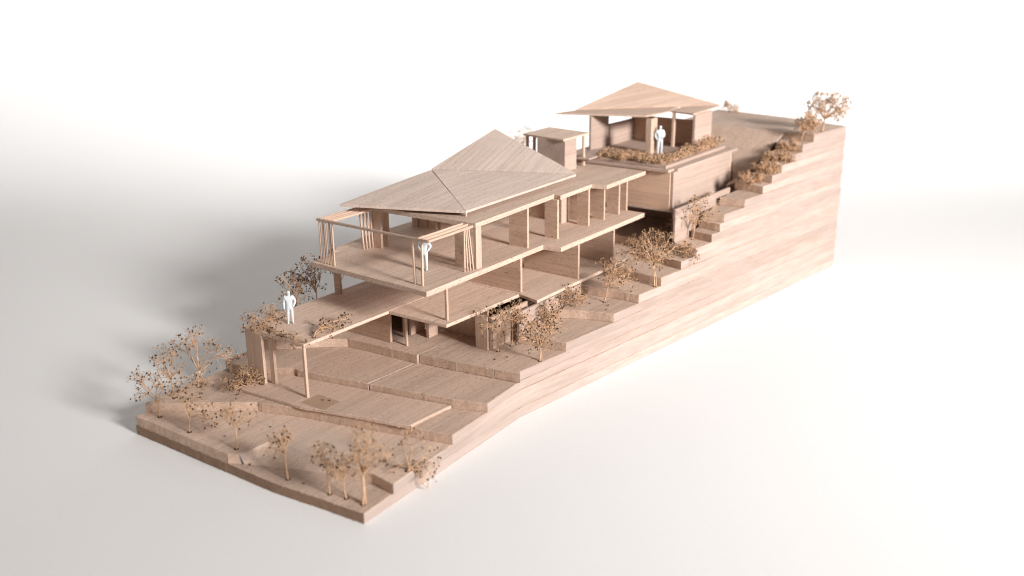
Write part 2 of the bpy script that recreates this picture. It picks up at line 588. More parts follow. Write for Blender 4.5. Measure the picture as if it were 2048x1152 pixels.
strip(16, [(70.9, -3.8), (71.5, 0.45), (72.2, 0.48)], 0.45, 79.2)
for k, x in ((17, 73.2), (18, 75.6), (19, 78.4), (20, 81.2), (21, 84.1)):
    strip(k, [(x, -4.2), (x + 0.3, -1.0)], -1.05, 84.3)
# wall added beside the box house over a dark gap, top on camera sightline
wa, wb = Vector((56.1, 1.15)), Vector((69.6, 0.22))
wn = Vector((-(wb - wa).y, (wb - wa).x)).normalized() * 0.3
wv_ = []
for p_, z0_, z1_ in ((wa, 10.98, 15.2), (wb, 10.98, 15.62)):
    for off_ in (Vector((0, 0)), wn):
        for z_ in (z0_, z1_):
            wv_.append(((p_.x + off_.x) * T, (p_.y + off_.y) * T, z_ * T))
me = bpy.data.meshes.new('gap_wall')
me.from_pydata(wv_, [], [(0, 4, 5, 1), (2, 3, 7, 6), (0, 1, 3, 2), (4, 6, 7, 5), (1, 5, 7, 3), (0, 2, 6, 4)])
bm = bmesh.new(); bm.from_mesh(me); bmesh.ops.recalc_face_normals(bm, faces=bm.faces)
bmesh.ops.bevel(bm, geom=list(bm.edges), offset=0.02 * T, segments=1, affect='EDGES'); bm.to_mesh(me); bm.free()
link('gap_wall', me, WBOX, terrain)
# driveway: flat plate, then a slope up to the highest board
board('driveway_plate', [(73.0, 2.25), (77.5, 2.1), (77.5, 3.3), (73.4, 2.5)], 14.68, 15.0, WLAND, terrain, jit=0.01)
dv = [(77.4, 2.1, 15.02), (84.25, -0.9, 21.02), (84.25, 16.0, 21.02), (79.6, 16.0, 16.947), (79.6, 4.6, 16.947), (77.4, 3.35, 15.02)]
P = [Vector(p) for p in dv]
verts = [tuple(p * T) for p in P] + [tuple(Vector((p.x, p.y, p.z - 0.34)) * T) for p in P]
n = len(P)
faces = [tuple(range(n)), tuple(reversed(range(n, 2 * n)))] + [((k + 1) % n, k, n + k, n + (k + 1) % n) for k in range(n)]
me = bpy.data.meshes.new('driveway_slope'); me.from_pydata(verts, [], faces)
bm = bmesh.new(); bm.from_mesh(me); bmesh.ops.recalc_face_normals(bm, faces=bm.faces); bm.to_mesh(me); bm.free()
link('driveway_slope', me, WLAND, terrain)

# torn fibres along the saw-cut fronts
fv, ff = [], []
rf_ = random.Random(21)
EDGES = [([(-0.92, 29.9), (-0.86, 16.0)], 2.0), ([(0.1, 29.7), (6.72, 20.85), (6.8, 20.25), (8.3, 16.1), (9.8, 9.8), (11.1, 5.0), (12.2, 0.5)], 3.0),
         ([(7.95, 16.1), (9.62, 9.8), (10.8, 4.55)], 3.33), (L4F + L4G, 4.0), ([(15.6, 28.0), (18.8, 24.6), (20.65, 22.25), (21.36, 12.78), (22.22, 8.17), (22.95, 3.93), (23.4, 0.95)], 5.0),
         ([(31.0, 0.1), (30.1, 5.9)], 6.0), ([(39.2, -0.5), (37.0, 5.45)], 7.0), ([(-0.85, 10.2), (0, -0.08)], 1.0)]
for pl, z in EDGES:
    for k in range(len(pl) - 1):
        p0, p1 = Vector(pl[k]), Vector(pl[k + 1])
        d = (p1 - p0).normalized()
        out = Vector((d.y, -d.x))
        if out.x > 0: out = -out
        for _ in range(int((p1 - p0).length * 5)):
            if rf_.random() < 0.45: continue
            f = rf_.random()
            low_edge = rf_.random() < 0.4
            p = p0.lerp(p1, f) + out * (rf_.uniform(0.0, 0.06) if not low_edge else rf_.uniform(0.01, 0.10))
            zz = z - rf_.uniform(0.0, 0.12) if not low_edge else z - 1.0 + 0.03
            if z == 3.33 and low_edge: zz = 3.02
            q = len(fv)
            l, w, h = rf_.uniform(0.03, 0.13), rf_.uniform(0.02, 0.05), rf_.uniform(0.02, 0.06)
            dd = (d * rf_.uniform(-1, 1) + out * rf_.uniform(-0.2, 1)).normalized()
            e = Vector((-dd.y, dd.x))
            for a_, b_, c2 in ((-l, -w, 0), (l, -w * .4, h * .3), (l * .6, w, 0), (-l, w, h * .2), (0, 0, h)):
                v = p + dd * a_ + e * b_
                fv.append((v.x * T, v.y * T, (zz + c2) * T))
            ff += [(q, q + 1, q + 4), (q + 1, q + 2, q + 4), (q + 2, q + 3, q + 4), (q + 3, q, q + 4), (q + 3, q + 2, q + 1, q)]
me = bpy.data.meshes.new('torn_fibres'); me.from_pydata(fv, [], ff)
o_ = link('torn_fibres', me, WSTICKX, terrain); o_['kind'] = 'stuff'

# ------------------------------------------------------------------ main house
HO = (9.6, 16.7, 5.0)
house = thing('model_house', 'long three-storey balsa house model with open floors and folded roof', 'model house', at=HO)
Z1, Z2, Z3 = 9.05, 13.75, 18.8
B = lambda name, poly, z0, z1, mat=WSLAB, **kw: board(name, poly, z0, z1, mat, house, org=HO, **kw)
# deck and first floor slabs
B('deck_slab', [(9.62, 25.75), (9.6, 16.7), (33.0, 16.62), (53, 16.62), (53, 26.0), (27, 26.05)], 8.72, Z1)
B('floor_slab', [(21.55, 16.56), (21.75, 8.92), (33.9, 8.62), (34.0, 16.56)], 8.70, Z1 - 0.005)
B('floor_slab', [(33.98, 8.6), (33.25, 5.72), (43, 5.8), (52.7, 5.8), (52.9, 16.56), (34.06, 16.56)], 8.72, Z1)
# second floor slab with its slot
B('floor_slab', [(18.75, 25.05), (17.9, 8.05), (38.15, 8.32), (38.42, 6.1), (57.75, 6.3), (57.75, 27.9), (30, 27.7), (24.25, 26.9), (23.25, 26.05), (23.75, 25.4), (22.6, 25.2)], 13.22, Z2)
# flat roof slab
B('roof_slab', [(25.6, 23.3), (26.05, 8.3), (41.55, 9.15), (41.35, 8.15), (48.5, 8.5), (48.92, 6.65), (59.05, 7.05), (59.1, 22.5), (45, 22.6)], 18.32, Z3)

W = lambda x, y0, y1, z0, z1, name='cross_wall', **kw: wall_x(name, x, y0, y1, z0 + 0.002, z1 - 0.002, house, org=HO, **kw)
V = lambda y, x0, x1, z0, z1, name='long_wall', **kw: wall_y(name, y, x0, x1, z0 + 0.002, z1 - 0.002, house, org=HO, **kw)
K = lambda a, b, w, name='column', mat=WSTICK, **kw: stick(name, a, b, w, mat, house, org=HO, **kw)
# under the deck
wall_x('deck_panel', 9.72, 22.95, 25.35, 3.346, 8.718, house, org=HO, mat=WZ)
wall_x('deck_panel', 10.25, 21.95, 22.55, 3.346, 8.718, house, org=HO, mat=WZ)
K((9.83, 16.98, 3.34), (9.83, 16.98, 8.72), 0.30)
# ground floor
g = 5.01
W(22.6, 17.5, 24.6, g, 8.72)
V(17.35, 24.45, 24.8, g, 8.72, name='door_post')
K((22.8, 15.45, g), (22.8, 15.45, 8.7), 0.26)
V(17.25, 25.3, 28.6, g, 8.72)
V(15.1, 25.8, 27.3, g, 8.70, th=0.36)
W(29.0, 9.2, 16.9, g, 8.70)
W(26.75, 7.5, 9.05, g, 8.70, mat=WZ)
V(7.35, 26.95, 42.2, g, 8.6)
V(6.1, 30.2, 42.2, g, 8.5, mat=WBOX)
W(42.4, 6.0, 6.9, 7.0, 8.72, mat=WZ)
V(25.3, 23.0, 52.0, g, 8.70)
# first floor
W(34.6, 8.8, 16.5, Z1, 13.22)
W(42.35, 6.25, 13.9, Z1, 13.22)
W(50.05, 6.15, 10.9, Z1, 13.22)
W(22.75, 24.95, 25.8, Z1, 13.22)
V(18.5, 35.2, 52.0, Z1, 13.22)
W(54.6, 12.0, 26.0, 10.0, 13.22)
K((22.85, 9.75, Z1), (22.85, 9.75, 13.22), 0.28)
# second floor
for x, y0, y1 in ((36.2, 9.0, 11.5), (41.25, 8.4, 10.15), (48.2, 8.6, 10.2), (51.85, 8.65, 10.3), (55.15, 8.5, 10.25), (58.15, 8.8, 10.0)):
    if x > 57.6:
        W(x - 0.6, y0, y1, Z2, 18.32)
    else:
        W(x, y0, y1, Z2, 18.32)
V(12.1, 47.3, 49.0, Z2, 18.32, mat=WZ)
W(48.45, 15.0, 17.3, Z2, 18.32)
W(49.8, 11.0, 12.6, Z2, 18.32)
W(54.0, 11.5, 17.5, Z2, 18.32)
W(36.6, 22.6, 26.4, Z2, 18.32)
V(26.4, 36.8, 56.0, Z2, 18.30)
V(22.4, 36.9, 40.0, Z2, 18.32)
W(26.3, 10.05, 11.2, Z2, 18.32)
V(8.82, 26.5, 27.4, Z2, 18.32, mat=WZ)
K((27.5, 8.95, Z2), (27.5, 8.95, 18.32), 0.16, name='trim_strip')
W(26.85, 22.25, 23.75, Z2, 18.32, mat=WZ)
W(27.8, 22.1, 22.85, Z2, 18.32, mat=WZ)
K((36.3, 25.4, Z2), (36.3, 25.4, 18.3), 0.22, name='trim_strip')
K((36.3, 24.0, Z2), (36.3, 24.0, 18.3), 0.22, name='trim_strip')
# slatted frame round the front terrace
fr = bpy.data.objects.new('terrace_frame', None); COL.objects.link(fr); fr.parent = house
F = lambda n, a, b, w, mat, **kw: stick(n, a, b, w, mat, fr, org=HO, **kw)
for i in range(5):
    y = 23.65 - 0.47 * i
    F('slat_post', (19.08, y, Z2), (19.1 + 0.05 * (i % 2), y + 0.06, 18.32), 0.17, WSTICK)
for y, dx in ((9.62, 0.0), (10.62, 0.05)):
    F('slat_post', (19.15 + dx, y, Z2), (19.2, y - 0.05 + (0.22 if dx else 0), 18.32), 0.22, WSTICK)
F('beam', (19.12, 24.0, 18.44), (19.05, 8.6, 18.44), 0.24, WSTICKY, h=0.26)
for i in range(4):
    y = 23.75 - 0.6 * i
    F('beam', (19.25, y, 18.50), (26.6, y + 0.25, 18.50 if i else 18.52), 0.13, WSTICKX, h=0.22)
for i, y in enumerate((8.55, 9.2, 9.85)):
    F('beam', (18.95, y, 18.46 + 0.06 * (i > 0)), (26.0 + 0.02 * i, y + 0.12, 18.46 + 0.06 * (i > 0)), 0.22 if i == 0 else 0.13, WSTICKX, h=0.26)
for i in range(4):
    F('slat_post', (25.15 + 0.33 * i, 9.15 - 0.12 * i, Z2), (25.05 + 0.22 * i, 9.05 - 0.02 * i, 18.34), 0.15, WSTICK)
for i in range(4):
    F('slat_post', (25.45 + 0.38 * i, 23.75 - 0.1 * i, Z2), (24.9 + 0.42 * i, 23.55 - 0.1 * i, 18.36), 0.19, WSTICK)
# folded roof
roof = bpy.data.objects.new('folded_roof', None); COL.objects.link(roof); roof.parent = house
P1, P2, P3 = Vector((22.25, 23.85, 19.5)), Vector((27.65, 10.85, 19.42)), Vector((49.4, 11.25, 19.55))
P4, P5 = Vector((50.2, 24.05, 23.85)), Vector((37.8, 24.2, 20.62))
plate3('roof_panel', [P1, P2, P5 + Vector((-0.14, -0.05, 0.0))], 0.28, WROOF, roof, HO)
plate3('roof_panel', [P2 + Vector((.012, .0, 0)), P3, P5 + Vector((.04, -.05, 0))], 0.28, WROOF, roof, HO)
plate3('roof_panel', [P3 + Vector((0.1, 0.1, 0.12)), P4, P5 + Vector((0.1, 0.05, 0.10))], 0.28, WROOFB, roof, HO)
K((27.85, 11.0, Z3), (27.85, 11.0, 19.15), 0.22, name='roof_post')
K((44.0, 12.2, Z3), (44.0, 12.2, 19.2), 0.22, name='roof_post')
V(14.0, 29.0, 47.0, Z3, 19.22, name='clerestory_wall')
V(23.0, 27.0, 37.0, Z3, 19.3, name='clerestory_wall')
V(22.3, 38.5, 49.0, Z3, 20.2, name='clerestory_wall')

# ------------------------------------------------------------------ small open pavilion on the flat roof
PO = (54.0, 15.2, Z3)
pav = thing('roof_pavilion', 'small flat-roofed shelter with a solid block, standing on the house roof', 'model pavilion', at=PO)
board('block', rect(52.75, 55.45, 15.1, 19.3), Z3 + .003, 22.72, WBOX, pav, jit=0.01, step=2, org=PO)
board('canopy', [(52.35, 15.05), (58.7, 15.25), (59.7, 22.2), (53.3, 21.9)], 22.725, 22.98, WSLAB, pav, org=PO)
for a in ((57.65, 15.45), (53.7, 21.5), (53.4, 20.2), (58.9, 21.5)):
    stick('post', (a[0], a[1], Z3), (a[0], a[1], 22.73), 0.34, WSTICK, pav, org=PO)

# ------------------------------------------------------------------ rear building
RO = (59.65, 3.7, 10.0)  # rear building, its planting and figure: coordinates scaled about the camera, then written out
rear = thing('rear_house', 'balsa box house on the upper slope with a hipped roof pavilion and planted terrace', 'model house', at=RO)
RB = lambda n, poly, z0, z1, mat=WBOX, **kw: board(n, poly, z0, z1, mat, rear, org=RO, **kw)
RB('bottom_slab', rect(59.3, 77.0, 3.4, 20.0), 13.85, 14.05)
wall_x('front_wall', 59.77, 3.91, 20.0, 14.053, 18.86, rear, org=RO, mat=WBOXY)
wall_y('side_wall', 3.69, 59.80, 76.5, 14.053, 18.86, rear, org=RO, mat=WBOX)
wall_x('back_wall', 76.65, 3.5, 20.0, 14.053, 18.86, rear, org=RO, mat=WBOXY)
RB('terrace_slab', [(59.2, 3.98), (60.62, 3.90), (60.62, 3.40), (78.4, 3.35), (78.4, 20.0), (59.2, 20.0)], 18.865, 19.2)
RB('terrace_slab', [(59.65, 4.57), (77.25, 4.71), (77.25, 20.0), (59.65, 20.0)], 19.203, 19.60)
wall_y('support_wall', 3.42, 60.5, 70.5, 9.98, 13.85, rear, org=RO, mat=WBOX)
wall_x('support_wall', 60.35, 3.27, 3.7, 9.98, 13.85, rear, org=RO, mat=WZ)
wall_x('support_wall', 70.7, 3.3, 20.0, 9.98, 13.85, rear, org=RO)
ZP = 19.6
wall_x('panel', 65.54, 10.17, 10.70, ZP, 24.27, rear, org=RO, mat=WZ)
wall_y('panel', 10.04, 65.40, 67.05, ZP, 24.27, rear, org=RO, mat=WZ, th=0.25)
stick('column', (72.31, 10.22, ZP), (72.31, 10.22, 24.32), 0.41, WSTICK, rear, org=RO)
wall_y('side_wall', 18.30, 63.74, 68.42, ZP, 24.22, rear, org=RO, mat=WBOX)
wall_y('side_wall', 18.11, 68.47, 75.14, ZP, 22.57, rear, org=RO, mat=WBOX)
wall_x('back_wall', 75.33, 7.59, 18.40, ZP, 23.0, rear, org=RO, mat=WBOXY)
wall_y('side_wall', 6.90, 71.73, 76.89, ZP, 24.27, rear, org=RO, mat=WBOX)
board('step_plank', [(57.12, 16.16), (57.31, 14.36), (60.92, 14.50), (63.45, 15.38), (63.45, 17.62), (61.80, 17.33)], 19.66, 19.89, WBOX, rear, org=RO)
rr = bpy.data.objects.new('hipped_roof', None); COL.objects.link(rr); rr.parent = rear
M1, M2, MP = (65.89, 22.0, 24.61), (80.89, 7.59, 24.59), (77.48, 18.89, 27.44)
plate3('roof_panel', [M1, M2, MP], 0.25, WROOFC, rr, RO)
plate3('roof_panel', [M2, (86.3, 16.2, 24.8), MP], 0.25, WROOFC, rr, RO)
plate3('roof_panel', [M1, MP, (84.4, 22.0, 25.1)], 0.25, WROOFC, rr, RO)
plate3('roof_panel', [(61.99, 22.68, 24.50), (66.47, 11.29, 24.47), (72.22, 10.90, 24.47), (77.0, 11.9, 24.46), (71.5, 20.8, 24.46)], 0.22, WROOFC, rr, RO)
plate3('roof_panel', [(72.31, 10.70, 24.47), (71.24, 6.81, 24.50), (80.69, 7.39, 24.48), (76.79, 11.29, 24.46)], 0.22, WROOFC, rr, RO)


# ------------------------------------------------------------------ dried-flower plants
class Tubes:
    def __init__(s):
        s.v, s.f = [], []

    def tube(s, pts, r0, r1, sides=5):
        base = len(s.v)
        n = len(pts)
        for k, p in enumerate(pts):
            d = (pts[min(k + 1, n - 1)] - pts[max(k - 1, 0)])
            d = d.normalized() if d.length > 1e-9 else UPZ
            a = d.cross(Vector((0.31, 0.77, 0.55)))
            a = a.normalized() if a.length > 1e-6 else Vector((1, 0, 0))
            b = d.cross(a)
            r = r0 + (r1 - r0) * k / (n - 1)
            for q in range(sides):
                t = 2 * math.pi * q / sides
                s.v.append((p + a * math.cos(t) * r + b * math.sin(t) * r) * T)
        for k in range(n - 1):
            for q in range(sides):
                q2 = (q + 1) % sides
                s.f.append((base + k * sides + q, base + k * sides + q2, base + (k + 1) * sides + q2, base + (k + 1) * sides + q))
        s.f.append(tuple(base + (n - 1) * sides + q for q in range(sides)))

    def ball(s, c, r, rnd):
        base = len(s.v)
        for d in ((1, 0, 0), (-1, 0, 0), (0, 1, 0), (0, -1, 0), (0, 0, 1), (0, 0, -1)):
            s.v.append((c + Vector(d) * r * rnd.uniform(0.75, 1.25)) * T)
        for f in ((0, 2, 4), (2, 1, 4), (1, 3, 4), (3, 0, 4), (2, 0, 5), (1, 2, 5), (3, 1, 5), (0, 3, 5)):
            s.f.append(tuple(base + i for i in f))

    def build(s, name, mat, parent):
        if not s.v:
            return None
        me = bpy.data.meshes.new(name)
        me.from_pydata([tuple(v) for v in s.v], [], s.f)
        for p in me.polygons: p.use_smooth = True
        return link(name, me, mat, parent)


def curve(a, b, bend, n=5):
    out = []
    for k in range(n):
        f = k / (n - 1)
        out.append(a.lerp(b, f) + bend * math.sin(math.pi * f))
    return out


def rand_unit(rnd):
    while True:
        v = Vector((rnd.uniform(-1, 1), rnd.uniform(-1, 1), rnd.uniform(-1, 1)))
        if 0.1 < v.length < 1:
            return v.normalized()


FAT = [1.0]


def spray(rnd, tw, hk, sd, tip, d, size, dark, nb):
    """tiny forking twigs with star husks and dark seeds at a branch tip"""
    for _ in range(nb):
        e = (d * 0.55 + rand_unit(rnd) * 0.9).normalized()
        q = tip + e * size * rnd.uniform(0.5, 1.15)
        tw.tube([tip, tip.lerp(q, 0.55) + rand_unit(rnd) * size * 0.12, q], 0.019 * FAT[0], 0.013 * FAT[0], 3)
        if rnd.random() < dark:
            sd.ball(q, rnd.uniform(0.08, 0.125), rnd)
        for _k in range(rnd.choice((2, 3, 3))):
            e2 = (e * 0.5 + rand_unit(rnd)).normalized()
            hk.tube([q, q + e2 * rnd.uniform(0.12, 0.28)], 0.024 * FAT[0], 0.008, 3)


def plant(name, label, cat, at, crown, seed, group='dried flower trees', nclump=7, ntip=6, dark=0.45, size=0.52, trunk_r=0.085, nb=4,
          fork=0.5, lean=0.0, stems=1, clumps=None, low=0.06, fat=1.0):
    """crown = (offset to the right, height of crown centre, half width, half height), all in sheets"""
    rnd = random.Random(seed)
    FAT[0] = fat
    dark = dark * 0.62
    dx, cz, rw, rh = crown
    t = thing(name, label, cat, group, at)
    tr, tw, hk, sd = Tubes(), Tubes(), Tubes(), Tubes()
    depth = Vector((FW.x, FW.y, 0))
    C = RT * dx + UPZ * cz
    starts = []
    for sidx in range(stems):
        b0 = RT * (0.22 * sidx) + depth * (0.15 * sidx)
        fz = max(0.25, (cz - rh) * fork + cz * (1 - fork) * 0.55)
        f0 = b0 + RT * (dx * 0.35 + lean + 0.25 * sidx * (-1) ** sidx) + UPZ * fz
        tr.tube([b0 - UPZ * 0.12] + curve(b0, f0, RT * rnd.uniform(-.12, .12) + depth * rnd.uniform(-.1, .1), 6)[1:], trunk_r * (1 if sidx == 0 else .7), trunk_r * 0.66, 6)
        starts.append(f0)
    centres = []
    if clumps:
        centres = [RT * c[0] + UPZ * c[1] + depth * (c[2] if len(c) > 2 else rnd.uniform(-.5, .5) * rw) for c in clumps]
    else:
        tries = 0
        while len(centres) < nclump and tries < 400:
            tries += 1
            u = rand_unit(rnd) * (rnd.uniform(0.5, 1.0))
            p = C + RT * u.x * rw * 0.82 + UPZ * u.z * rh * 0.82 + depth * u.y * rw * 0.7
            if p.z < 0.15: continue
            if all((p - q).length > 0.55 * min(rw, rh) for q in centres):
                centres.append(p)
    for i, c in enumerate(centres):
        s0 = min(starts, key=lambda q: (q - c).length)
        ln = (c - s0).length
        mid = s0.lerp(c, rnd.uniform(0.35, 0.6)) + UPZ * 0.12 * ln + RT * rnd.uniform(-.1, .1) * ln
        path = curve(s0, mid, rand_unit(rnd) * 0.06 * ln, 4)[:-1] + curve(mid, c, rand_unit(rnd) * 0.07 * ln, 4)
        tr.tube(path, trunk_r * 0.55, 0.038, 5)
        cs = 0.46 * min(rw, rh) + 0.30
        for j in range(ntip):
            e = (rand_unit(rnd) + (c - s0).normalized() * 0.45 + UPZ * 0.2).normalized()
            tip = c + e * cs * rnd.uniform(0.55, 1.15)
            if tip.z < low: tip.z = low + rnd.random() * 0.1
            src = path[rnd.choice((-1, -1, -2, -3))]
            tw.tube(curve(src, tip, rand_unit(rnd) * 0.10 * (tip - src).length, 4), 0.028, 0.018, 4)
            spray(rnd, tw, hk, sd, tip, e, size, dark, nb)
    # small drilled hole round the stem foot
    ho = Tubes()
    ho.tube([Vector((0, 0, 0.006)), Vector((0, 0, 0.014))], 0.24, 0.22, 10)
    tr.build('trunk', STEM, t)
    crown_o = tw.build('crown', STEM, t)
    hk.build('husks', HUSK, crown_o)
    sd.build('seeds', SEED, crown_o)
    ho.build('planting_hole', HOLE, t)
    return t


TREE = 'dried flower trees'
plant('tree', 'spindly dried-flower tree at the far left front corner of the base', 'tree', (0.3, 27.7, 2), (-0.35, 3.2, 1.7, 2.0), 11, nclump=6, ntip=5, dark=0.7, lean=0.1)
plant('tree', 'bushy dried-flower tree between two others on the left edge', 'tree', (2.6, 28.4, 3), (-0.25, 3.5, 1.9, 1.5), 12, nclump=8, ntip=5, dark=0.55)
plant('tree', 'tall dried-flower tree with wide forked arms on the left edge', 'tree', (5.7, 28.7, 3), (0.84, 3.6, 2.4, 2.0), 13, nclump=7, ntip=7, dark=0.45, trunk_r=0.11,
      clumps=[(-1.0, 4.6), (-1.5, 3.7), (0.2, 5.4), (0.5, 5.0), (1.8, 4.4), (2.6, 3.9), (3.0, 3.2), (-0.6, 1.2), (0.5, 1.0)])
plant('tree', 'low dried-flower tree with one arm reaching right, near the left front edge', 'tree', (-0.1, 22.5, 2), (0.52, 2.9, 1.9, 1.6), 14, dark=0.7,
      clumps=[(-0.7, 4.0), (0.1, 4.1), (-0.3, 3.2), (0.6, 3.6), (1.4, 1.6), (2.0, 1.2), (0.9, 1.8)], ntip=6)
plant('tree', 'small Y-shaped dried-flower tree in front of the pale step face', 'tree', (0.2, 16.1, 2), (0.32, 3.35, 1.7, 0.9), 15, nclump=6, ntip=5, dark=0.35)
plant('tree', 'single-stem dried-flower tree on the lowest board before the carved slope', 'tree', (0.3, 9.4, 1), (-0.2, 3.6, 1.4, 0.9), 16, nclump=6, ntip=5, dark=0.4, trunk_r=0.12)
plant('tree', 'small blurred dried-flower tree left of the largest front tree', 'tree', (0.6, 4.5, 1), (-0.3, 3.5, 1.0, 1.0), 17, nclump=5, ntip=5, dark=0.5)
plant('tree', 'shortest blurred dried-flower tree, close against the largest front tree', 'tree', (0.9, 2.8, 1), (-0.4, 2.6, 1.2, 0.9), 18, nclump=6, ntip=5, dark=0.3)
plant('tree', 'largest front dried-flower tree, near the right front corner of the base', 'tree', (1.0, 1.0, 1), (0.5, 4.8, 1.9, 2.0), 19, nclump=9, ntip=6, dark=0.35, trunk_r=0.13, stems=2)
plant('twig', 'curved dried twig drooping over the right edge of the base', 'twig', (6.1, 0.6, 2), (0.6, 0.6, 1.6, 2.2), 20, dark=0.6, trunk_r=0.11,
      clumps=[(-0.9, 0.35), (-0.3, 2.6), (0.6, 2.7), (0.7, -0.1), (1.3, -1.0), (1.7, 0.9), (1.75, -1.8), (2.0, 0.0)], ntip=4, fork=0.2)
plant('tree', 'dried-flower tree left of the side wall, beside the ground floor corner', 'tree', (27.0, 6.4, 5), (0.2, 3.6, 2.0, 1.5), 21, nclump=7, ntip=6, dark=0.5)
plant('tree', 'dried-flower tree with a pale stem standing against the side wall', 'tree', (29.1, 6.2, 5), (0.2, 3.6, 1.8, 0.9), 22, nclump=6, ntip=5, dark=0.35)
plant('tree', 'V-stemmed umbrella-shaped dried-flower tree at the base edge below the floors', 'tree', (27.3, 1.3, 5), (-0.05, 3.2, 2.4, 1.6), 23, nclump=13, ntip=8, dark=0.6, stems=2, fork=0.9)
plant('tree', 'dried-flower tree leaning right, on the terrace beside the middle floor', 'tree', (42.1, 2.6, 7), (1.1, 3.2, 2.0, 1.4), 24, nclump=10, ntip=8, dark=0.4)
plant('tree', 'wide flat-topped dried-flower tree before the dark gap under the box house', 'tree', (47.7, -0.8, 8), (-0.6, 4.5, 3.7, 1.7), 25, nclump=20, ntip=8, dark=0.45, stems=2, trunk_r=0.10, fork=0.9)
plant('tree', 'open looping dried-flower tree before the support wall of the box house', 'tree', (58.8, 0.1, 11), (0.6, 3.2, 2.9, 1.9), 26, nclump=10, ntip=5, dark=0.6)
plant('tree', 'tallest rear dried-flower tree at the far right top corner', 'tree', (87.8, -5.0, 21), (0.6, 3.3, 2.9, 1.8), 27, nclump=14, ntip=10, dark=0.35, trunk_r=0.17, fat=1.9)
plant('tree', 'short dried-flower tree just below the top board, left of the tallest rear one', 'tree', (83.6, -3.7, 20), (0.6, 2.4, 1.2, 1.3), 28, nclump=9, ntip=10, dark=0.3, fat=1.9)
# behind the deck
plant('tree', 'dark dried-flower tree behind the deck, right of the standing figure', 'tree', (19.5, 29.0, 5), (0.2, 4.6, 1.9, 1.8), 29, nclump=9, ntip=6, dark=0.9)
plant('tree', 'dark dried-flower tree behind the deck, just left of the short pillar', 'tree', (23.0, 29.2, 5), (-0.2, 5.4, 1.7, 2.0), 30, nclump=8, ntip=6, dark=0.9)
plant('tree', 'dark dried-flower tree behind the deck, right of the short pillar', 'tree', (26.5, 29.2, 5), (0.0, 5.6, 1.7, 1.8), 31, nclump=8, ntip=6, dark=0.9)
plant('tree', 'faint dried-flower tree showing behind the small roof pavilion', 'tree', (63.4, 29.5, 10), (0.2, 10.0, 1.7, 1.7), 45, nclump=7, ntip=6, dark=0.3)
# shrubs
SH = 'dried flower shrubs'
def shrub(label, at, crown, seed, **kw):
    kw.setdefault('nclump', 9); kw.setdefault('ntip', 7); kw.setdefault('dark', 0.4)
    return plant('shrub', label, 'shrub', at, crown, seed, group=SH, trunk_r=0.07, fork=1.0, **kw)
shrub('tangled dried shrub at the foot of the deck panel', (8.3, 24.2, 3), (-0.2, 0.85, 2.0, 0.9), 32, nclump=12, dark=0.5)
shrub('dried shrub spilling over the front left corner of the deck', (10.3, 23.6, 9.06), (0.3, 0.8, 1.7, 0.9), 33, ntip=6, dark=0.45, low=-0.3,
      clumps=[(-1.59, 0.40, 0.55), (-0.79, 0.80, 0.95), (0.05, 1.20, 1.08), (0.52, 1.00, 0.36), (0.73, 1.10, 1.33), (1.53, 0.90, 1.23), (-0.54, 0.35, -0.22), (0.29, 0.20, -0.96), (1.04, 0.40, -0.27), (1.18, 0.50, 2.11)])
shrub('thin dried sprig trailing along the front edge of the deck', (9.9, 20.0, 9.06), (0.0, 0.3, 1.0, 0.5), 34, ntip=5, dark=0.3, low=-0.6,
      clumps=[(-1.93, 0.30, 1.43), (-1.21, 0.20, 0.89), (-0.56, -0.10, 0.42), (0.24, 0.20, -0.18), (0.89, -0.20, -0.65), (1.53, 0.15, -1.13), (2.09, 0.05, -1.54)])
shrub('sparse dried sprig with dark seeds by the right edge of the deck', (11.5, 17.3, 9.06), (0.1, 0.5, 1.0, 0.5), 35, ntip=4, dark=0.9, low=-0.15,
      clumps=[(0.06, 0.25, 0.58), (0.91, 0.30, 1.07), (1.15, 0.50, 1.89), (1.94, 0.40, 2.30), (2.12, 0.80, 3.04), (2.61, 0.60, 3.54), (0.74, 0.30, 2.69)])
shrub('long dried bush against the side wall, left part', (34.5, 4.9, 6), (0.0, 1.2, 1.6, 1.1), 36, nclump=9)
shrub('long dried bush against the side wall, right part', (38.8, 5.0, 7), (0.0, 0.9, 1.7, 0.8), 37, nclump=10)
shrub('dark dried bush in the shadow under the box house', (59.0, 4.6, 10), (0.0, 0.9, 1.0, 0.8), 38, nclump=6, dark=0.7)
shrub('hanging dried bush at the front edge of the support wall', (60.4, 3.0, 10), (0.0, 1.7, 0.9, 1.5), 39, nclump=8, dark=0.7)
shrub('low dried bush on the step below the looping tree', (54.7, -1.6, 10), (0.0, 0.6, 1.2, 0.55), 40, nclump=7)
shrub('lowest dried bush on the planted steps beside the driveway', (72.2, -1.4, 16), (0.0, 0.45, 1.6, 0.5), 41, fat=1.7, nclump=9, dark=0.2)
shrub('second dried bush up the planted steps beside the driveway', (75.0, -2.3, 17), (0.1, 0.5, 2.0, 0.55), 42, fat=1.7, nclump=13, dark=0.2)
shrub('third dried bush up the planted steps beside the driveway', (78.3, -2.6, 18), (0.1, 0.5, 2.1, 0.55), 43, fat=1.7, nclump=13, dark=0.2)
shrub('uppermost dried bush on the planted steps beside the driveway', (81.2, -3.0, 19), (0.1, 0.5, 1.8, 0.55), 46, fat=1.7, nclump=11, dark=0.2)
shrub('faint dried bush on the far top board right of the hipped roof', (98.0, 13.8, 21), (0.0, 0.6, 1.6, 0.7), 44, nclump=7, dark=0.2)
